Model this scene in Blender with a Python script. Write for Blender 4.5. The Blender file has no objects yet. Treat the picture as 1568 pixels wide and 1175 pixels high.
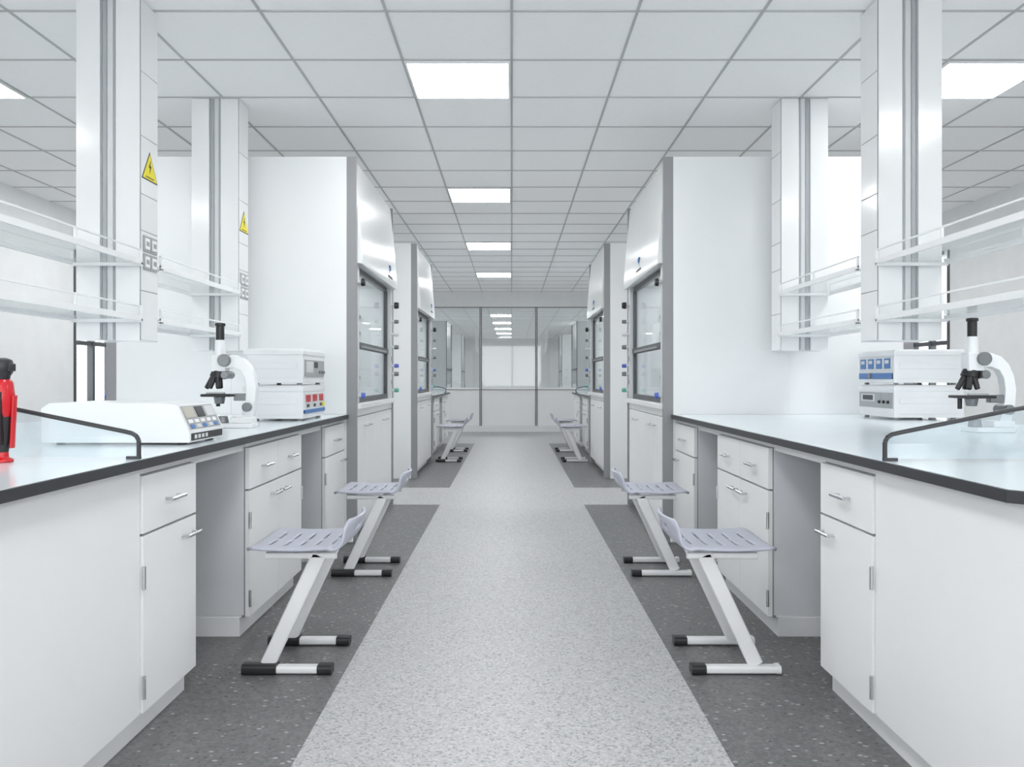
import bpy, bmesh, math, random
from mathutils import Vector, Matrix
random.seed(3)
scene = bpy.context.scene
CAMH = 1.09
CX = -0.012
CEIL = 2.86
T = 0.605

# ------------------------------------------------------------------ materials
def new_mat(name):
    m = bpy.data.materials.new(name); m.use_nodes = True
    return m, m.node_tree, m.node_tree.nodes['Principled BSDF']

def pmat(name, col, rough=0.5, metal=0.0, coat=0.0, var=0.02, scale=6.0, glow=0.0):
    m, nt, b = new_mat(name)
    tc = nt.nodes.new('ShaderNodeTexCoord')
    nz = nt.nodes.new('ShaderNodeTexNoise'); nz.inputs['Scale'].default_value = scale
    nz.inputs['Detail'].default_value = 3
    nt.links.new(tc.outputs['Object'], nz.inputs['Vector'])
    cr = nt.nodes.new('ShaderNodeValToRGB')
    e = cr.color_ramp.elements
    e[0].position = 0.3; e[1].position = 0.7
    e[0].color = (*[max(0, c*(1-var)) for c in col], 1)
    e[1].color = (*[min(1, c*(1+var)) for c in col], 1)
    nt.links.new(nz.outputs['Fac'], cr.inputs['Fac'])
    nt.links.new(cr.outputs['Color'], b.inputs['Base Color'])
    b.inputs['Roughness'].default_value = rough
    b.inputs['Metallic'].default_value = metal
    b.inputs['Coat Weight'].default_value = coat
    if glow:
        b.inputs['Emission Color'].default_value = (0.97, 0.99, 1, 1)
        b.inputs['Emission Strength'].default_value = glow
    return m

def emis(name, col, s):
    m, nt, b = new_mat(name)
    b.inputs['Base Color'].default_value = (*col, 1)
    b.inputs['Emission Color'].default_value = (*col, 1)
    b.inputs['Emission Strength'].default_value = s
    return m

def glass(name, tint, refl=0.06, haze=0.0, hazecol=(1, 1, 1)):
    m = bpy.data.materials.new(name); m.use_nodes = True
    nt = m.node_tree; nt.nodes.clear()
    out = nt.nodes.new('ShaderNodeOutputMaterial')
    tr = nt.nodes.new('ShaderNodeBsdfTransparent'); tr.inputs[0].default_value = (*tint, 1)
    gl = nt.nodes.new('ShaderNodeBsdfGlossy'); gl.inputs['Roughness'].default_value = 0.03
    df = nt.nodes.new('ShaderNodeBsdfDiffuse'); df.inputs[0].default_value = (*hazecol, 1)
    lw = nt.nodes.new('ShaderNodeLayerWeight'); lw.inputs['Blend'].default_value = 0.25
    ma = nt.nodes.new('ShaderNodeMath'); ma.operation = 'MULTIPLY_ADD'
    ma.inputs[1].default_value = 0.5; ma.inputs[2].default_value = refl
    pw = nt.nodes.new('ShaderNodeMath'); pw.operation = 'POWER'; pw.inputs[1].default_value = 2.5
    nt.links.new(lw.outputs['Facing'], pw.inputs[0]); nt.links.new(pw.outputs[0], ma.inputs[0])
    m1 = nt.nodes.new('ShaderNodeMixShader'); m1.inputs[0].default_value = haze
    nt.links.new(tr.outputs[0], m1.inputs[1]); nt.links.new(df.outputs[0], m1.inputs[2])
    m2 = nt.nodes.new('ShaderNodeMixShader')
    nt.links.new(ma.outputs[0], m2.inputs[0]); nt.links.new(m1.outputs[0], m2.inputs[1]); nt.links.new(gl.outputs[0], m2.inputs[2])
    nt.links.new(m2.outputs[0], out.inputs[0])
    return m

def speckle(name, stops, scale, rough, flake=None):
    m, nt, b = new_mat(name)
    tc = nt.nodes.new('ShaderNodeTexCoord')
    vo = nt.nodes.new('ShaderNodeTexVoronoi'); vo.inputs['Scale'].default_value = scale
    nt.links.new(tc.outputs['Object'], vo.inputs['Vector'])
    sp = nt.nodes.new('ShaderNodeSeparateColor'); nt.links.new(vo.outputs['Color'], sp.inputs[0])
    cr = nt.nodes.new('ShaderNodeValToRGB'); cr.color_ramp.interpolation = 'CONSTANT'
    el = cr.color_ramp.elements
    el[0].position = stops[0][0]; el[0].color = (*stops[0][1], 1)
    el[1].position = stops[1][0]; el[1].color = (*stops[1][1], 1)
    for p, c in stops[2:]:
        q = el.new(p); q.color = (*c, 1)
    nt.links.new(sp.outputs[0], cr.inputs['Fac'])
    last = cr.outputs['Color']
    if flake:
        for k, (fs, th, dist, fc) in enumerate(flake):
            mp = nt.nodes.new('ShaderNodeMapping'); mp.inputs['Rotation'].default_value = (0, 0, 0.7+k); mp.inputs['Scale'].default_value = (1, 1.7, 1)
            mp.inputs['Location'].default_value = (k*3.1, k*1.7, 0)
            nt.links.new(tc.outputs['Object'], mp.inputs[0])
            v2 = nt.nodes.new('ShaderNodeTexVoronoi'); v2.inputs['Scale'].default_value = fs
            nt.links.new(mp.outputs[0], v2.inputs['Vector'])
            s2 = nt.nodes.new('ShaderNodeSeparateColor'); nt.links.new(v2.outputs['Color'], s2.inputs[0])
            g1 = nt.nodes.new('ShaderNodeMath'); g1.operation = 'GREATER_THAN'; g1.inputs[1].default_value = th
            nt.links.new(s2.outputs[1], g1.inputs[0])
            g2 = nt.nodes.new('ShaderNodeMath'); g2.operation = 'LESS_THAN'; g2.inputs[1].default_value = dist
            nt.links.new(v2.outputs['Distance'], g2.inputs[0])
            mu = nt.nodes.new('ShaderNodeMath'); mu.operation = 'MULTIPLY'
            nt.links.new(g1.outputs[0], mu.inputs[0]); nt.links.new(g2.outputs[0], mu.inputs[1])
            mx = nt.nodes.new('ShaderNodeMix'); mx.data_type = 'RGBA'
            nt.links.new(mu.outputs[0], mx.inputs[0]); nt.links.new(last, mx.inputs[6]); mx.inputs[7].default_value = (*fc, 1)
            last = mx.outputs[2]
    nt.links.new(last, b.inputs['Base Color'])
    b.inputs['Roughness'].default_value = rough
    return m

M = {}
M['wall'] = pmat('wall_paint', (0.87, 0.88, 0.885), 0.6)
M['tile'] = pmat('ceiling_tile_fill_glow', (0.72, 0.74, 0.75), 0.7, var=0.012, scale=40, glow=0.13)  # plain tiles, not lamps; emission added as even ambient fill
M['tbar'] = pmat('ceiling_tbar', (0.50, 0.51, 0.52), 0.5)
M['lamp'] = emis('lamp_diffuser', (1, 1, 1), 20.0)
M['hood_fill'] = emis('hood_fill_strip', (1, 1, 1), 6.0)  # invented glowing strip, added to brighten the dark hood interior
M['white'] = pmat('white_cabinet', (0.87, 0.88, 0.885), 0.32, var=0.006)
M['gap'] = pmat('cabinet_gap', (0.26, 0.27, 0.29), 0.6)
M['inner'] = pmat('cabinet_side_grey', (0.70, 0.72, 0.745), 0.5)
M['kick'] = pmat('plinth_white', (0.80, 0.81, 0.82), 0.5)
M['top'] = pmat('counter_pale_blue', (0.72, 0.79, 0.825), 0.15, var=0.01)
M['edge'] = pmat('counter_dark_edge', (0.032, 0.034, 0.038), 0.4)
M['chrome'] = pmat('brushed_steel', (0.60, 0.61, 0.63), 0.25, metal=1.0)
M['hood'] = pmat('hood_white', (0.84, 0.86, 0.87), 0.22, var=0.006)
M['stile'] = pmat('hood_grey_post', (0.29, 0.295, 0.305), 0.4)
M['alu'] = pmat('aluminium_light', (0.66, 0.68, 0.70), 0.4)
M['dark'] = pmat('sash_dark', (0.07, 0.073, 0.08), 0.4)
M['black'] = pmat('black_plastic', (0.018, 0.018, 0.02), 0.35)
M['col'] = pmat('column_gloss_white', (0.87, 0.88, 0.89), 0.15, var=0.006)
M['groove'] = pmat('column_groove', (0.40, 0.42, 0.44), 0.35)
M['seam'] = pmat('column_seam', (0.33, 0.34, 0.36), 0.5)
M['shelf_rail'] = pmat('shelf_rail_white', (0.88, 0.89, 0.90), 0.3)
M['shelf_glass'] = glass('shelf_glass', (0.97, 0.985, 0.985), 0.05, 0.14, (0.95, 0.96, 0.97))
M['glass'] = glass('clear_glass', (0.95, 0.97, 0.975), 0.06)
M['guard'] = glass('guard_glass', (0.92, 0.955, 0.97), 0.05, 0.10, (0.85, 0.92, 0.95))
M['seat'] = pmat('seat_lavender_plastic', (0.49, 0.505, 0.59), 0.4)
M['frame'] = pmat('stool_frame_white', (0.80, 0.81, 0.82), 0.35)
M['red'] = pmat('red_plastic', (0.55, 0.010, 0.018), 0.25)
M['blue'] = pmat('blue_panel', (0.05, 0.17, 0.45), 0.35)
M['bluek'] = pmat('blue_knob', (0.10, 0.16, 0.58), 0.35)
M['green'] = pmat('green_knob', (0.12, 0.42, 0.32), 0.35)
M['equip'] = pmat('equipment_white', (0.85, 0.865, 0.88), 0.3)
M['panelg'] = pmat('panel_grey', (0.38, 0.39, 0.40), 0.4)
M['beige'] = pmat('panel_beige', (0.50, 0.48, 0.41), 0.4)
M['knob'] = pmat('knob_grey', (0.22, 0.23, 0.24), 0.3, metal=0.6)
M['yellow'] = pmat('sign_yellow', (0.88, 0.76, 0.0), 0.4)
M['fl_light'] = speckle('floor_light_speckle', [(0, (0.29, 0.295, 0.30)), (0.13, (0.415, 0.417, 0.42)), (0.45, (0.46, 0.462, 0.465)), (0.8, (0.53, 0.532, 0.535))], 140, 0.45)
M['fl_dark'] = speckle('floor_dark_speckle', [(0, (0.125, 0.126, 0.128)), (0.3, (0.15, 0.151, 0.153)), (0.75, (0.172, 0.173, 0.175))], 90, 0.4,
                       flake=[(38, 0.86, 0.30, (0.42, 0.42, 0.42)), (45, 0.88, 0.28, (0.04, 0.04, 0.045))])

# ------------------------------------------------------------------ builder
class B:
    def __init__(s, name, tf=None):
        s.name = name; s.v = []; s.f = []; s.m = []; s.mats = []; s.tf = tf or (lambda p: p)
    def mi(s, k):
        if k not in s.mats: s.mats.append(k)
        return s.mats.index(k)
    def add(s, vs, fs, mat):
        o = len(s.v); s.v += [tuple(s.tf(tuple(p))) for p in vs]
        i = s.mi(mat)
        for f in fs: s.f.append([o+k for k in f]); s.m.append(i)
    def box(s, x0, x1, y0, y1, z0, z1, mat):
        if x0 > x1: x0, x1 = x1, x0
        vs = [(x, y, z) for x in (x0, x1) for y in (y0, y1) for z in (z0, z1)]
        s.add(vs, [(0, 1, 3, 2), (4, 6, 7, 5), (0, 4, 5, 1), (2, 3, 7, 6), (0, 2, 6, 4), (1, 5, 7, 3)], mat)
    def prism(s, poly, axis, a0, a1, mat):
        n = len(poly)
        def P(p, a):
            if axis == 'y': return (p[0], a, p[1])
            if axis == 'x': return (a, p[0], p[1])
            return (p[0], p[1], a)
        vs = [P(p, a0) for p in poly] + [P(p, a1) for p in poly]
        fs = [list(range(n)), list(range(2*n-1, n-1, -1))] + [(i, (i+1) % n, n+(i+1) % n, n+i) for i in range(n)]
        s.add(vs, fs, mat)
    def cyl(s, p0, p1, r0, r1, mat, seg=16):
        p0 = Vector(p0); p1 = Vector(p1); d = (p1-p0).normalized()
        a = d.orthogonal().normalized(); b = d.cross(a)
        vs = []
        for p, r in ((p0, r0), (p1, r1)):
            for i in range(seg):
                t = 2*math.pi*i/seg; vs.append(p+a*r*math.cos(t)+b*r*math.sin(t))
        fs = [list(range(seg)), list(range(2*seg-1, seg-1, -1))] + [(i, (i+1) % seg, seg+(i+1) % seg, seg+i) for i in range(seg)]
        s.add(vs, fs, mat)
    def beam(s, p0, p1, w, t, mat, up=(0, 1, 0)):
        p0 = Vector(p0); p1 = Vector(p1); d = (p1-p0).normalized(); u = Vector(up).normalized(); n = d.cross(u).normalized()
        prof = []
        r = min(w, t)*0.3
        for sx, sy, a0 in ((1, 1, 0), (-1, 1, 90), (-1, -1, 180), (1, -1, 270)):
            for k in range(4):
                a = math.radians(a0+30*k)
                prof.append((sx*(w/2-r)+r*math.cos(a), sy*(t/2-r)+r*math.sin(a)))
        vs = [p+n*a+u*b for p in (p0, p1) for a, b in prof]; k = len(prof)
        s.add(vs, [list(range(k)), list(range(2*k-1, k-1, -1))]+[(i, (i+1) % k, k+(i+1) % k, k+i) for i in range(k)], mat)
    def tube(s, pts, r, mat, seg=8):
        for a, b in zip(pts[:-1], pts[1:]): s.cyl(a, b, r, r, mat, seg)
    def lathe(s, prof, cx, cy, mat, seg=24):
        vs = []; n = len(prof)
        for r, z in prof:
            for i in range(seg):
                t = 2*math.pi*i/seg; vs.append((cx+r*math.cos(t), cy+r*math.sin(t), z))
        fs = [list(range(seg)), [(n-1)*seg+i for i in range(seg)]]
        for j in range(n-1):
            for i in range(seg):
                fs.append((j*seg+i, j*seg+(i+1) % seg, (j+1)*seg+(i+1) % seg, (j+1)*seg+i))
        s.add(vs, fs, mat)
    def done(s, bevel=0.003, smooth=True):
        me = bpy.data.meshes.new(s.name); me.from_pydata(s.v, [], s.f)
        for k in s.mats: me.materials.append(M[k])
        for p, i in zip(me.polygons, s.m): p.material_index = i
        bm = bmesh.new(); bm.from_mesh(me); bmesh.ops.recalc_face_normals(bm, faces=bm.faces)
        bm.to_mesh(me); bm.free()
        if smooth:
            for p in me.polygons: p.use_smooth = True
            me.set_sharp_from_angle(angle=math.radians(35))
        ob = bpy.data.objects.new(s.name, me); scene.collection.objects.link(ob)
        if bevel:
            md = ob.modifiers.new('bevel', 'BEVEL'); md.width = bevel; md.segments = 2; md.limit_method = 'ANGLE'; md.angle_limit = math.radians(50)
        return ob

def side_tf(sgn, flip=False, yflip=None):
    def f(p):
        x, y, z = p
        if flip: x = 3.70-x
        if yflip is not None: y = yflip-y
        return (CX+sgn*x, y, z)
    return f

# ------------------------------------------------------------------ room shell
WX = 4.6; Y0 = -3.0; YP = 16.85; YE = 36.0
def quad_floor():
    xs = [-WX, -0.62, 0.625, WX]; ys = [Y0, 7.1, 8.2, 13.8, YE]
    b = B('floor')
    for i in range(3):
        for j in range(4):
            dark = (i != 1 and j in (0, 2))
            b.box(xs[i], xs[i+1], ys[j], ys[j+1], -0.1, 0.0, 'fl_dark' if dark else 'fl_light')
    b.done(0, False)
quad_floor()
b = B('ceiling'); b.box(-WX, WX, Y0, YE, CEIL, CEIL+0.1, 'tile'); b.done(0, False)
b = B('ceiling_grid')
w = 0.0065
for k in range(-7, 8):
    b.box(k*T-w, k*T+w, Y0, YE, CEIL-0.006, CEIL, 'tbar')
r0 = 4.55
n0 = int((Y0-r0)/T)
for k in range(n0, 60):
    y = r0+k*T
    if y < YE: b.box(-WX, WX, y-w, y+w, CEIL-0.0055, CEIL, 'tbar')
b.done(0, False)
for ix, x0 in enumerate((-T-5*T, -T, -T+5*T)):
    for r in range(-2, 10):
        y = r0+r*5*T
        if y < Y0 or y+T > YE: continue
        if r == 4: continue      # partition head runs through this tile row
        b = B('ceiling_light_panel')
        b.box(x0+0.02, x0+T-0.02, y+0.02, y+T-0.02, CEIL-0.012, CEIL-0.002, 'lamp')
        for (a0, a1, c0, c1) in ((x0+.008, x0+T-.008, y+.008, y+.02), (x0+.008, x0+T-.008, y+T-.02, y+T-.008), (x0+.008, x0+.02, y+.02, y+T-.02), (x0+T-.02, x0+T-.008, y+.02, y+T-.02)):
            b.box(a0, a1, c0, c1, CEIL-0.016, CEIL-0.001, 'shelf_rail')
        b.done(0, False)

def wall_x(name, x0, x1, openings, ya, yb):
    b = B(name); y = ya
    for (o0, o1, z0, z1) in openings:
        b.box(x0, x1, y, o0, 0, CEIL, 'wall')
        b.box(x0, x1, o0, o1, 0, z0, 'wall'); b.box(x0, x1, o0, o1, z1, CEIL, 'wall'); y = o1
    b.box(x0, x1, y, yb, 0, CEIL, 'wall'); b.done(0, False)
def window(name, sgn, o):
    o0, o1, z0, z1 = o
    b = B(name, lambda p: (sgn*p[0], p[1], p[2]))
    f = 0.045
    b.box(WX-0.01, WX+0.06, o0, o1, z0, z0+f, 'dark'); b.box(WX-0.01, WX+0.06, o0, o1, z1-f, z1, 'dark')
    n = 4
    for i in range(n+1):
        y = o0+(o1-o0-f)*i/n
        b.box(WX-0.01, WX+0.06, y, y+f, z0+f, z1-f, 'dark')
    b.box(WX, WX+0.05, o0+f, o1-f, 1.45, 1.45+f, 'dark')
    b.box(WX+0.02, WX+0.028, o0+f, o1-f, z0+f, z1-f, 'glass')
    b.done(0.002)
OP = (8.62, 10.2, 0.80, 2.45)
wall_x('wall_left', -WX-0.12, -WX, [OP], Y0, YE)
wall_x('wall_right', WX, WX+0.12, [OP], Y0, YE)
window('window_1', -1, OP); window('window_2', 1, OP)
b = B('wall_rear')
b.box(-WX, WX, Y0-0.12, Y0, 0, 0.7, 'wall'); b.box(-WX, WX, Y0-0.12, Y0, 2.6, CEIL, 'wall')
b.box(-WX, -4.0, Y0-0.12, Y0, 0.7, 2.6, 'wall'); b.box(4.0, WX, Y0-0.12, Y0, 0.7, 2.6, 'wall'); b.done(0, False)
b = B('rear_fill_window')  # unseen window added behind the camera to let in fill light
for x in (-4.0, -2.0, 0, 2.0, 3.95): b.box(x, x+0.05, Y0-0.08, Y0-0.03, 0.75, 2.55, 'alu')
b.box(-4, 4, Y0-0.08, Y0-0.03, 0.7, 0.75, 'alu'); b.box(-4, 4, Y0-0.08, Y0-0.03, 2.55, 2.6, 'alu')
b.done(0.002)
b = B('wall_far'); b.box(-WX, WX, YE, YE+0.12, 0, CEIL, 'wall'); b.done(0, False)
b = B('baseboard_left'); b.box(-WX, -WX+0.012, Y0, YP-0.1, 0, 0.1, 'alu'); b.done(0.002)
b = B('baseboard_right'); b.box(WX-0.012, WX, Y0, YP-0.1, 0, 0.1, 'alu'); b.done(0.002)

# glass partition at the end of the lab
b = B('glass_partition')
yp = YP
b.box(-WX, WX, yp-0.04, yp+0.04, 2.56, CEIL-0.007, 'wall')
b.box(-WX, WX, yp-0.03, yp+0.03, 0.0, 0.86, 'white')
b.box(-WX, WX, yp-0.045, yp-0.03, 0.0, 0.13, 'kick')
xs = [-4.57, -3.6, -2.6, -1.75, -0.635, 0.505, 1.62, 2.6, 3.6, 4.57]
for x in xs:
    b.box(x-0.022, x-0.006, yp-0.05, yp+0.03, 0.12, 2.56, 'dark')
    b.box(x+0.006, x+0.022, yp-0.05, yp+0.03, 0.12, 2.56, 'dark')
    b.box(x-0.006, x+0.006, yp-0.045, yp+0.03, 0.12, 2.56, 'shelf_rail')
b.box(-WX, WX, yp-0.048, yp+0.02, 2.54, 2.56, 'stile')
b.box(-WX, WX, yp-0.042, yp+0.03, 0.86, 0.905, 'shelf_rail')
b.box(-WX, WX, yp-0.046, yp+0.02, 0.86, 0.872, 'stile')
b.box(-WX, WX, yp-0.004, yp+0.004, 0.905, 2.54, 'glass')
b.done(0)
for s in (-1, 1):
    b = B('fume_hood_cabinet', lambda p, s=s: (s*p[0], p[1], p[2]))
    for y in (20.0, 26.0):
        b.box(1.6, 3.2, y, y+1.7, 0, 2.5, 'hood')
        b.box(1.58, 1.6, y, y+0.06, 0, 2.5, 'stile')
        b.box(1.58, 1.6, y+1.64, y+1.7, 0, 2.5, 'stile')
        b.box(1.59, 1.6, y+.1, y+1.6, 0.95, 1.85, 'panelg')
        b.box(1.57, 1.6, y+.06, y+1.64, 1.3, 1.34, 'dark')
    b.done(0)

# ------------------------------------------------------------------ benches
def handle(b, y, z, x=1.095, L=0.11):
    b.tube([(x+0.004, y-L/2+0.012, z), (x-0.022, y-L/2+0.012, z)], 0.005, 'chrome')
    b.tube([(x+0.004, y+L/2-0.012, z), (x-0.022, y+L/2-0.012, z)], 0.005, 'chrome')
    b.cyl((x-0.022, y-L/2, z), (x-0.022, y+L/2, z), 0.0065, 0.0065, 'chrome', 10)

def cab_front(b, y0, y1, n):
    g = 0.004
    b.box(1.115, 1.13, y0, y1, 0.08, 0.80, 'gap')
    w = (y1-y0)/n
    for i in range(n):
        a = y0+i*w+g/2; c = y0+(i+1)*w-g/2
        b.box(1.097, 1.118, a, c, 0.622, 0.796, 'white')
        b.box(1.097, 1.118, a, c, 0.082, 0.614, 'white')
        handle(b, (a+c)/2, 0.705)
        hn = True if n == 1 else (i == 0)
        hy = c-0.075 if hn else a+0.075
        handle(b, hy, 0.56)
        yh = a-0.001 if hn else c+0.001
        for z in (0.49, 0.16):
            b.cyl((1.094, yh, z-0.035), (1.094, yh, z+0.035), 0.006, 0.006, 'chrome', 8)

def island(sgn, ya, yb, cabs, yflip=None):
    b = B('lab_bench')
    y_in0, y_in1 = ya+0.03, yb
    ZU = 0.824
    for flip in (False, True):
        b.tf = side_tf(sgn, flip, yflip)
        b.box(1.105, 1.85, y_in0, cabs[0][0]-0.002, 0.08, ZU, 'white')
        b.box(1.135, 1.85, y_in0+0.02, cabs[0][1]-0.01, 0.0, 0.08, 'kick')
        for i, (c0, c1, n) in enumerate(cabs):
            b.box(1.13, 1.85, c0, c1, 0.08, ZU, 'white')
            if i > 0:
                b.box(1.120, 1.84, c0-0.004, c0, 0.09, 0.80, 'inner')
                b.box(1.137, 1.85, c0-0.004, c1-0.01, 0.0, 0.08, 'kick')
            if c1 < yb-0.05: b.box(1.12, 1.84, c1, c1+0.004, 0.09, 0.80, 'inner')
            b.box(1.112, 1.13, c0, c1, 0.80, ZU, 'white')
            cab_front(b, c0, c1, n)
        b.box(1.125, 1.15, y_in0, yb, 0.785, ZU, 'white')
        b.box(1.80, 1.85, y_in0+0.05, yb, 0.0, ZU, 'inner')
    b.tf = side_tf(sgn, False, yflip)
    c = 0.035
    def poly(i):
        return [(1.07+i, ya+c+i*.4), (1.07+c+i*.4, ya+i), (2.63-c-i*.4, ya+i), (2.63-i, ya+c+i*.4), (2.63-i, yb-0.002), (1.07+i, yb-0.002)]
    b.prism(poly(0), 'z', ZU, 0.8515, 'edge')
    b.prism(poly(0.008), 'z', 0.8515, 0.8525, 'top')
    return b.done(0.0025)

def guard(sgn, y, yflip=None):
    b = B('splash_guard', side_tf(sgn, False, yflip))
    pts = [(1.085, 0.8595), (1.085, 0.908), (1.092, 0.921), (1.105, 0.929), (1.125, 0.934), (1.45, 1.000), (1.85, 1.065)]
    full = pts + [(3.70-x, z) for x, z in reversed(pts[:-1])]
    b.prism([(x, z) for x, z in full], 'y', y-0.003, y+0.003, 'guard')
    for (x0, z0), (x1, z1) in zip(full[:-1], full[1:]):
        b.cyl((x0, y, z0), (x1, y, z1), 0.0065, 0.0065, 'edge', 10)
    for x in (1.10, 1.85, 2.60): b.box(x-0.02, x+0.02, y-0.006, y+0.006, 0.853, 0.862, 'edge')
    return b.done(0)

CABS = [(2.468, 2.885, 1), (3.47, 4.33, 2), (4.88, 5.44, 1)]
YB = 5.45
island(-1, 1.45, YB, CABS)
island(1, 1.72, YB, CABS)
guard(-1, 2.415); guard(1, 2.36)
YF = 10.66+14.45
C2 = [(10.66+14.45-y1, 10.66+14.45-y0, n) for (y0, y1, n) in ((10.68, 11.2, 1), (11.75, 12.6, 2), (13.15, 13.6, 1))]
for s in (-1, 1):
    island(s, 10.66, 14.45, C2[::-1], yflip=YF)
    guard(s, 13.7)

# ------------------------------------------------------------------ fume hoods
def hood(sgn, y0, y1):
    b = B('fume_hood')
    H = 2.565
    for flip in (False, True):
        b.tf = side_tf(sgn, flip)
        for (a, c) in ((y0, y0+0.035), (y1-0.035, y1)):
            b.box(1.085, 1.85, a, c, 0, H, 'hood')
            b.box(1.018, 1.085, a, c, 0, H, 'stile')
        b.prism([(1.085, H), (1.85, H), (1.85, 1.90), (1.06, 1.87), (0.99, 1.86), (0.985, 1.90), (1.035, H-0.02), (1.045, H)], 'y', y0+0.036, y1, 'hood')
        for (a, c) in ((y0+0.035, y0+0.12), (y1-0.12, y1-0.035)):
            b.box(1.022, 1.10, a, c, 0.90, 1.87, 'alu')
        b.box(1.83, 1.85, y0+0.035, y1-0.035, 0.9, 1.9, 'hood')
        b.box(1.10, 1.83, y0+0.10, y0+0.12, 0.92, 1.88, 'hood'); b.box(1.10, 1.83, y1-0.12, y1-0.10, 0.92, 1.88, 'hood')
        b.box(1.0, 1.85, y0+0.036, y1-0.036, 0.885, 0.92, 'white')
        b.box(1.35, 1.50, y0+0.3, y1-0.3, 1.850, 1.870, 'hood_fill')
        A, C = y0+0.12, y1-0.12
        for (z0, z1, x) in ((1.30, 1.345, 1.045), (0.925, 0.96, 1.05), (1.835, 1.865, 1.06)):
            b.box(x, x+0.035, A, C, z0, z1, 'dark')
        b.box(1.03, 1.05, A+0.2, C-0.2, 1.305, 1.32, 'stile')
        for yy in (A, C-0.03):
            b.box(1.052, 1.082, yy, yy+0.03, 0.96, 1.835, 'dark')
        b.box(1.064, 1.068, A+0.03, C-0.03, 0.96, 1.835, 'glass')
        for zz in (1.15, 1.5, 1.75): b.box(1.80, 1.815, A, C, zz, zz+0.02, 'panelg')
        # service outlets on the interior far wall
        for zz, mk in ((1.62, 'knob'), (1.48, 'knob'), (1.10, 'panelg')):
            b.cyl((1.30, y1-0.12, zz), (1.30, y1-0.17, zz), 0.02, 0.016, mk, 12)
        b.box(1.05, 1.85, y0+0.036, y1-0.036, 0.08, 0.885, 'gap')
        b.box(1.09, 1.80, y0+0.04, y1-0.04, 0.0, 0.08, 'kick')
        n = 4; w = (y1-y0-0.08)/n
        for i in range(n):
            a = y0+0.04+i*w+0.002; c = a+w-0.004
            b.box(1.03, 1.05, a, c, 0.085, 0.83, 'white')
            hy = c-0.07 if i % 2 == 0 else a+0.07
            handle(b, hy, 0.76, x=1.03, L=0.10)
        b.box(1.028, 1.05, y0+0.04, y1-0.04, 0.835, 0.885, 'white')
        seq = [(1.72, 'black', .030), (1.58, 'knob', .018), (1.47, 'alu', .018), (1.36, 'knob', .02), (1.20, 'bluek', .018), (1.13, 'knob', .02), (0.99, 'green', .02)]
        for (z, mk, r) in seq:
            y = y1-0.075
            b.cyl((1.022, y, z), (0.995, y, z), 0.012, 0.012, 'alu', 10)
            b.cyl((0.998, y, z), (0.962, y, z), r, r*0.85, mk, 14)
        for (z, mk, r) in ((1.74, 'black', .028), (0.975, 'bluek', .022)):
            y = y0+0.08
            b.cyl((1.022, y, z), (1.0, y, z), 0.012, 0.012, 'alu', 10)
            b.cyl((1.0, y, z), (0.975, y, z), r, r*0.85, mk, 14)
        for z in (1.30, 1.10): b.box(1.012, 1.022, y1-0.10, y1-0.05, z-0.06, z-0.02, 'panelg')
        yb = y1-0.45 if sgn < 0 else y0+0.8
        b.box(0.9875, 1.0, yb+0.03, yb+0.045, 1.95, 2.02, 'blue')
        b.box(0.9835, 1.0, yb+0.03, yb+0.09, 2.005, 2.02, 'blue')
        b.box(0.9855, 1.0, yb+0.075, yb+0.09, 1.98, 2.02, 'blue')
        for k in range(7):
            b.box(0.9815, 1.0, yb-0.05+k*0.03, yb-0.03+k*0.03, 1.915, 1.932, 'dark')
    return b.done(0.0025)
for s in (-1, 1):
    hood(s, 5.452, 7.15)
    hood(s, 8.94, 10.655)

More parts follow.
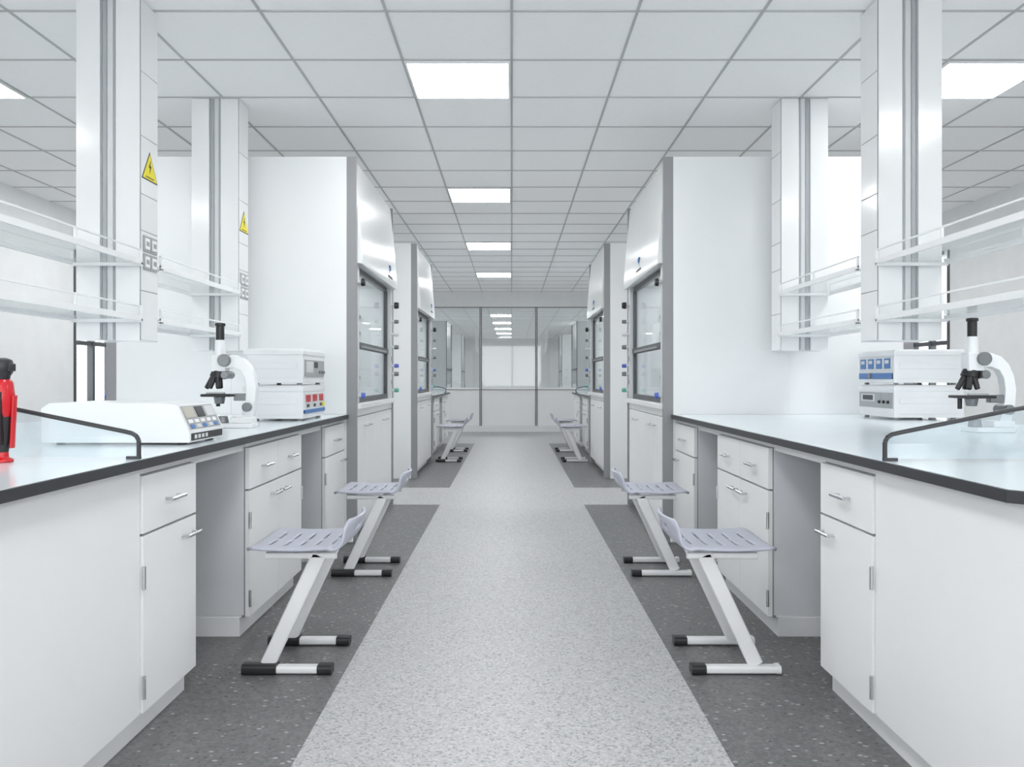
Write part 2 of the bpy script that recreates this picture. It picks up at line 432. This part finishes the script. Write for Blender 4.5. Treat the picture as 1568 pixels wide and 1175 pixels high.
# ------------------------------------------------------------------ service columns & shelves
CX0, CX1 = 1.710, 2.003
def column(sgn, y, detail):
    b = B('ceiling_service_column', side_tf(sgn))
    D = 0.19; x0, x1 = CX0, CX1; z0 = 1.268; z1 = CEIL-0.006
    b.box(x0+0.004, x1-0.004, y+0.004, y+D-0.004, z0, z1, 'col')
    xm = (x0+x1)/2
    for yy0, yy1 in ((y-0.003, y+0.004), (y+D-0.004, y+D+0.003)):
        b.box(x0, xm-0.036, yy0, yy1, z0-0.002, z1, 'col'); b.box(xm+0.036, x1, yy0, yy1, z0-0.002, z1, 'col')
        b.box(xm-0.034, xm-0.028, yy0+0.001, yy1-0.001, z0, z1, 'groove'); b.box(xm+0.028, xm+0.034, yy0+0.001, yy1-0.001, z0, z1, 'groove')
        b.box(xm-0.024, xm+0.002, yy0+0.001, yy1-0.001, z0, z1, 'alu'); b.box(xm+0.006, xm+0.024, yy0+0.001, yy1-0.001, z0, z1, 'groove')
    zs = [z0, 1.50, 1.78, 1.95, 2.22, 2.52, z1]
    for xa, xb in ((x0-0.004, x0+0.004), (x1-0.004, x1+0.004)):
        b.box(xa+0.002, xb-0.002, y+0.006, y+D-0.006, z0+0.002, z1, 'seam')
        for a, c in zip(zs[:-1], zs[1:]):
            b.box(xa, xb, y+0.008, y+D-0.008, a+0.002, c-0.002, 'col')
    if detail:
        for iy in range(2):
            for iz in range(2):
                ya = y+0.022+iy*0.075; za = 1.60+iz*0.085
                b.box(x0-0.010, x0-0.003, ya, ya+0.07, za, za+0.075, 'panelg')
                b.box(x0-0.014, x0-0.008, ya+0.012, ya+0.058, za+0.012, za+0.063, 'shelf_rail')
                for q in (0.022, 0.040): b.box(x0-0.0155, x0-0.013, ya+q, ya+q+0.006, za+0.026, za+0.048, 'black')
        def tri(sc, t, mk):
            cy, cz = y+D/2, 2.075
            b.prism([(cy-0.085*sc, cz-0.05*sc), (cy+0.085*sc, cz-0.05*sc), (cy, cz+0.09*sc)], 'x', x0-0.004-t, x0-0.003, mk)
        tri(1.0, 0.0015, 'black'); tri(0.88, 0.0025, 'yellow')
        cy, cz = y+D/2, 2.08
        b.prism([(cy+0.006, cz+0.045), (cy-0.014, cz+0.008), (cy-0.001, cz+0.008), (cy-0.006, cz-0.022), (cy+0.014, cz+0.018), (cy+0.002, cz+0.018)], 'x', x0-0.008, x0-0.003, 'black')
        b.box(x0-0.0045-0.0025, x0-0.003, cy-0.045, cy+0.045, cz-0.042, cz-0.036, 'black')
    return b.done(0.0015)

def shelf(sgn, y0, y1, z):
    b = B('reagent_shelf', side_tf(sgn))
    x0, x1 = CX0-0.018, CX1+0.018
    b.box(x0+0.01, x1-0.01, y0, y1, z-0.004, z+0.004, 'shelf_glass')
    for x in (x0, x1-0.012):
        b.box(x, x+0.012, y0, y1, z-0.014, z+0.012, 'shelf_rail')
        b.box(x+0.003, x+0.009, y0, y1, z+0.05, z+0.058, 'shelf_rail')
        for yy in (y0, y1-0.012, (y0+y1)/2): b.box(x+0.001, x+0.011, yy, yy+0.012, z, z+0.058, 'shelf_rail')
    b.box(x0, x1, y0, y0+0.02, z-0.02, z-0.004, 'shelf_rail'); b.box(x0, x1, y1-0.02, y1, z-0.02, z-0.004, 'shelf_rail')
    return b.done(0.0015)
for s in (-1, 1):
    cols = [2.43, 3.80, 5.17]
    for y in cols: column(s, y, s < 0)
    for z in (1.37, 1.63):
        shelf(s, 2.43+0.194, 3.80-0.004, z)
        shelf(s, 3.80+0.194, 5.17-0.004, z)
    cols2 = [11.3, 12.8]
    for y in cols2: column(s, y, False)
    for z in (1.37, 1.63): shelf(s, 11.3+0.194, 12.8-0.004, z)

# ------------------------------------------------------------------ stools
def stool(sgn, yc, rearcap):
    px = lambda p: (sgn*(0.82-p[0]), yc+p[1], p[2])
    root = bpy.data.objects.new('lab_stool', None); scene.collection.objects.link(root)
    b = B('frame', px)
    for ly in (-0.165, 0.165):
        b.beam((-0.16, ly, 0.017), (0.145, ly, 0.017), 0.026, 0.045, 'frame')
        b.beam((0.105, ly, 0.018), (0.158, ly, 0.018), 0.034, 0.054, 'black')
        if rearcap: b.beam((-0.172, ly, 0.019), (-0.045, ly, 0.019), 0.038, 0.056, 'black')
        else: b.beam((-0.170, ly, 0.018), (-0.155, ly, 0.018), 0.030, 0.05, 'frame')
        l2 = ly*0.93
        b.beam((-0.085, l2, 0.03), (0.105, l2, 0.435), 0.055, 0.026, 'frame')
        b.beam((-0.09, l2, 0.434), (0.17, l2, 0.434), 0.024, 0.026, 'frame')
    b.cyl((0.10, -0.155, 0.415), (0.10, 0.155, 0.415), 0.012, 0.012, 'frame')
    b.cyl((-0.07, -0.155, 0.434), (-0.07, 0.155, 0.434), 0.010, 0.010, 'frame')
    o = b.done(0); o.parent = root
    NU, NV = 60, 30
    def P(t):
        L = t*0.50
        if L < 0.03: return (-0.165+L*0.9, 0.448+L*0.5-0.0)
        if L < 0.33:
            q = (L-0.03)/0.30; return (-0.138+q*0.30, 0.463-0.007*math.sin(q*math.pi))
        q = (L-0.33)/0.17
        if q < 0.45:
            a = q/0.45*math.radians(68); return (0.162+0.055*math.sin(a), 0.463+0.055*(1-math.cos(a)))
        a = math.radians(68); r = (q-0.45)/0.55
        return (0.162+0.055*math.sin(a)+r*0.075*math.cos(a), 0.463+0.055*(1-math.cos(a))+r*0.075*math.sin(a))
    bm = bmesh.new(); grid = []
    for i in range(NU+1):
        t = i/NU; x, z = P(t); row = []
        e = abs(2*t-1)
        hw = 0.205*(1-0.26*max(0, (e-0.80)/0.20)**2.4)
        if t > 0.7: hw *= 1-0.06*(t-0.7)/0.3
        for j in range(NV+1):
            v = 2*j/NV-1
            zz = z+(0.006*v*v if t < 0.65 else 0)
            xx = x
            if t > 0.66: xx = x-0.03*v*v*(t-0.66)/0.34
            row.append(bm.verts.new(px((xx, v*hw, zz))))
        grid.append(row)
    for i in range(NU):
        for j in range(NV):
            jj = abs(j-(NV-1)/2)
            hole = False
            if 9 <= i <= 37 and (i-9) % 7 == 0 and 1.2 < jj < 9.0: hole = True
            if 51 <= i <= 54 and jj < 5.2: hole = True
            if not hole: bm.faces.new((grid[i][j], grid[i+1][j], grid[i+1][j+1], grid[i][j+1]))
    bmesh.ops.recalc_face_normals(bm, faces=bm.faces)
    for f in bm.faces: f.smooth = True
    me = bpy.data.meshes.new('seat'); bm.to_mesh(me); bm.free(); me.materials.append(M['seat'])
    o = bpy.data.objects.new('seat', me); scene.collection.objects.link(o); o.parent = root
    md = o.modifiers.new('sol', 'SOLIDIFY'); md.thickness = 0.013; md.offset = 0
    md = o.modifiers.new('sub', 'SUBSURF'); md.levels = 1; md.render_levels = 1
for y in (3.20, 4.70, 10.9, 12.4):
    stool(-1, y, True); stool(1, y, False)

# ------------------------------------------------------------------ microscopes
def microscope(X, Y, Z):
    b = B('microscope', lambda p: (X+p[0], Y+p[1], Z+p[2]))
    b.prism([(-0.09, -0.07), (0.06, -0.07), (0.10, -0.045), (0.10, 0.045), (0.06, 0.07), (-0.09, 0.07)], 'z', 0, 0.022, 'equip')
    b.prism([(0.0, -0.045), (0.095, -0.04), (0.095, 0.04), (0.0, 0.045)], 'z', 0.022, 0.05, 'equip')
    outer = [(-0.045, 0.345), (0.0, 0.352), (0.045, 0.335), (0.078, 0.30), (0.100, 0.25), (0.110, 0.19), (0.106, 0.13), (0.095, 0.08), (0.085, 0.03)]
    inner = [(0.03, 0.03), (0.045, 0.08), (0.058, 0.13), (0.062, 0.19), (0.055, 0.24), (0.035, 0.275), (0.0, 0.29), (-0.045, 0.285)]
    b.prism(outer+inner, 'y', -0.026, 0.026, 'equip')
    b.box(-0.105, -0.035, -0.032, 0.032, 0.272, 0.352, 'equip')
    b.cyl((-0.072, 0, 0.35), (-0.072, 0, 0.425), 0.026, 0.023, 'equip', 20)
    b.cyl((-0.072, 0, 0.42), (-0.072, 0, 0.497), 0.020, 0.020, 'black', 20)
    b.cyl((-0.072, 0, 0.492), (-0.072, 0, 0.507), 0.025, 0.025, 'black', 20)
    for z, x, r in ((0.325, -0.04, 0.030), (0.255, -0.035, 0.019)):
        b.cyl((x, -0.05, z), (x, 0.05, z), r, r, 'knob', 20)
    for z, x, r in ((0.10, 0.07, 0.022),):
        b.cyl((x, -0.05, z), (x, 0.05, z), r, r, 'knob', 20)
    b.cyl((-0.075, 0, 0.275), (-0.083, 0, 0.243), 0.034, 0.040, 'black', 20)
    for dx, dy in ((-0.045, 0.0), (0.0, 0.03), (0.012, -0.028), (-0.02, -0.03)):
        b.cyl((-0.083+dx*0.5, dy*0.7, 0.246), (-0.083+dx*1.25, dy*1.3, 0.19), 0.014, 0.011, 'black', 14)
    b.box(-0.145, 0.0, -0.065, 0.065, 0.150, 0.163, 'black')
    b.box(0.0, 0.06, -0.02, 0.02, 0.13, 0.165, 'knob')
    b.box(-0.12, -0.03, -0.06, -0.045, 0.163, 0.172, 'panelg')
    b.cyl((-0.075, 0, 0.15), (-0.075, 0, 0.115), 0.028, 0.022, 'knob', 18)
    b.cyl((-0.10, 0.05, 0.15), (-0.10, 0.05, 0.10), 0.010, 0.010, 'black', 12)
    b.cyl((-0.06, 0, 0.022), (-0.06, 0, 0.055), 0.030, 0.024, 'knob', 18)
    return b.done(0.003)
ZT = 0.8527
microscope(-1.345, 3.99, ZT)
microscope(2.125, 3.66, ZT)

# ------------------------------------------------------------------ stacked bench instruments
def stack(name, X, sgn, y0, y1, depth, kind):
    b = B(name, lambda p: (X+sgn*p[0], p[1], p[2]))
    Z = ZT
    for k, (z0, z1) in enumerate(((Z+0.013, Z+0.200), (Z+0.213, Z+0.405))):
        b.box(0.0, depth, y0, y1, z0, z1-0.03, 'equip')
        b.box(-0.004, depth+0.02, y0-0.008, y1+0.008, z1-0.034, z1-0.008, 'equip')
        b.box(0.01, depth+0.005, y0+0.01, y1-0.01, z1-0.008, z1, 'equip')
        b.box(0.03, depth-0.03, y0-0.003, y0, z0+0.02, z0+0.03, 'equip')
        b.box(0.03, depth-0.03, y0-0.004, y0, z0+0.08, z0+0.115, 'equip')
        for fx in (0.03, depth-0.04):
            for fy in (y0+0.04, y1-0.04): b.cyl((fx, fy, z0-0.013), (fx, fy, z0), 0.014, 0.014, 'panelg', 12)
    w = y1-y0
    def pan(a, c, z0, z1, mk, t=0.003): b.box(-0.004-t, 0.002, y0+a*w, y0+c*w, Z+z0, Z+z1, mk)
    if kind == 'L':
        pan(0.06, 0.94, 0.250, 0.345, 'panelg')
        pan(0.10, 0.40, 0.27, 0.335, 'alu', 0.005); pan(0.45, 0.62, 0.30, 0.335, 'black', 0.005)
        for i in range(3): b.cyl((-0.004, y0+w*(0.68+0.1*i), Z+0.275), (-0.018, y0+w*(0.68+0.1*i), Z+0.275), 0.010, 0.009, 'knob', 12)
        pan(0.03, 0.97, 0.035, 0.155, 'alu')
        for i in range(3): pan(0.08+0.3*i, 0.27+0.3*i, 0.105, 0.145, 'red', 0.006)
        for i in range(3): pan(0.12+0.3*i, 0.22+0.3*i, 0.075, 0.092, 'black', 0.006)
        pan(0.03, 0.97, 0.04, 0.062, 'blue', 0.005)
        pan(0.85, 0.93, 0.07, 0.10, 'yellow', 0.006)
    else:
        pan(0.03, 0.97, 0.235, 0.365, 'alu')
        for i in range(4): pan(0.07+0.23*i, 0.23+0.23*i, 0.295, 0.355, 'blue', 0.006)
        for i in range(4): pan(0.10+0.23*i, 0.20+0.23*i, 0.325, 0.345, 'alu', 0.008)
        pan(0.03, 0.97, 0.235, 0.27, 'blue', 0.005)
        b.cyl((-0.004, y0+w*0.62, Z+0.253), (-0.02, y0+w*0.62, Z+0.253), 0.018, 0.016, 'knob', 14)
        pan(0.03, 0.97, 0.065, 0.155, 'panelg')
        pan(0.50, 0.90, 0.10, 0.145, 'alu', 0.005); pan(0.55, 0.85, 0.108, 0.138, 'black', 0.006)
        for i in range(3): b.cyl((-0.004, y0+w*(0.12+0.12*i), Z+0.10), (-0.018, y0+w*(0.12+0.12*i), Z+0.10), 0.010, 0.009, 'black', 12)
    return b.done(0.006)
stack('stacked_power_supply', -1.165, -1, 4.58, 5.10, 0.31, 'L')
stack('stacked_power_supply', 2.19, 1, 4.70, 5.17, 0.40, 'R')

# bench-top spectrophotometer with sloped keypad
b = B('spectrophotometer', lambda p: (-1.15-p[0], p[1], ZT+p[2]))
y0, y1 = 2.93, 3.27
b.prism([(0, 0.008), (0, 0.045), (0.045, 0.142), (0.10, 0.150), (0.50, 0.150), (0.53, 0.13), (0.53, 0.008)], 'y', y0, y1, 'equip')
b.box(-0.003, 0.0, y0+0.015, y1-0.015, 0.014, 0.04, 'black')
for i in range(4): b.box(-0.005, 0, y0+0.04+i*0.035, y0+0.06+i*0.035, 0.02, 0.034, 'alu')
dx, dz = 0.045, 0.097; L = math.hypot(dx, dz); nx, nz = -dz/L, dx/L
def slope_pan(a, c, s0, s1, mk, t):
    P = [(dx*s0, 0.045+dz*s0), (dx*s1, 0.045+dz*s1)]
    q = [(P[0][0], P[0][1]), (P[1][0], P[1][1]), (P[1][0]+nx*t, P[1][1]+nz*t), (P[0][0]+nx*t, P[0][1]+nz*t)]
    b.prism(q, 'y', y0+a*(y1-y0), y0+c*(y1-y0), mk)
slope_pan(0.05, 0.95, 0.08, 0.95, 'panelg', 0.002)
slope_pan(0.08, 0.34, 0.5, 0.9, 'beige', 0.004)
slope_pan(0.40, 0.62, 0.5, 0.9, 'black', 0.004)
slope_pan(0.68, 0.92, 0.5, 0.9, 'alu', 0.004)
for i in range(5): slope_pan(0.09+0.17*i, 0.19+0.17*i, 0.12, 0.25, 'blue' if i % 2 == 0 else 'alu', 0.005); slope_pan(0.09+0.17*i, 0.19+0.17*i, 0.30, 0.43, 'shelf_rail', 0.005)
for fx in (0.04, 0.48):
    for fy in (y0+0.04, y1-0.04): b.cyl((fx, fy, 0), (fx, fy, 0.01), 0.015, 0.015, 'black', 12)
b.done(0.004)

b = B('red_handheld_homogenizer', lambda p: (-1.445+p[0], 2.33+p[1], ZT+p[2]))
b.lathe([(0.028, 0), (0.028, 0.008), (0.016, 0.014), (0.015, 0.03)], 0, 0, 'red')
b.lathe([(0.015, 0.028), (0.019, 0.05), (0.024, 0.10), (0.025, 0.13)], 0, 0, 'black')
b.lathe([(0.020, 0.12), (0.028, 0.14), (0.031, 0.19), (0.027, 0.225), (0.021, 0.235)], 0, 0, 'red')
b.box(-0.014, 0.014, -0.034, -0.015, 0.05, 0.20, 'black')
b.lathe([(0.018, 0.232), (0.020, 0.245), (0.026, 0.255), (0.029, 0.275), (0.024, 0.290), (0.010, 0.296)], 0, 0, 'black')
b.box(0.0, 0.030, -0.014, 0.014, 0.258, 0.280, 'black')
b.beam((0.027, 0, 0.04), (0.034, 0, 0.19), 0.008, 0.018, 'red')
b.beam((-0.027, 0, 0.04), (-0.034, 0, 0.19), 0.008, 0.018, 'red')
b.done(0.002)

for s in (-1, 1):
    microscope(s*1.5, 12.2, ZT)

# ------------------------------------------------------------------ world, camera
w = bpy.data.worlds.new('World'); scene.world = w; w.use_nodes = True
nt = w.node_tree; bg = nt.nodes['Background']
bg.inputs[0].default_value = (0.97, 0.99, 1.0, 1); bg.inputs[1].default_value = 3.6
cam = bpy.data.cameras.new('Camera'); co = bpy.data.objects.new('Camera', cam); scene.collection.objects.link(co)
co.location = (0, 0, CAMH); co.rotation_euler = (math.radians(90), 0, 0)
cam.sensor_width = 36; cam.lens = 36*1257/1568; cam.shift_y = -7.5/1568; cam.shift_x = 0.0003
cam.clip_start = 0.05; cam.clip_end = 200
scene.camera = co
scene.view_settings.view_transform = 'Standard'
scene.view_settings.look = 'None'
scene.view_settings.exposure = 0.15
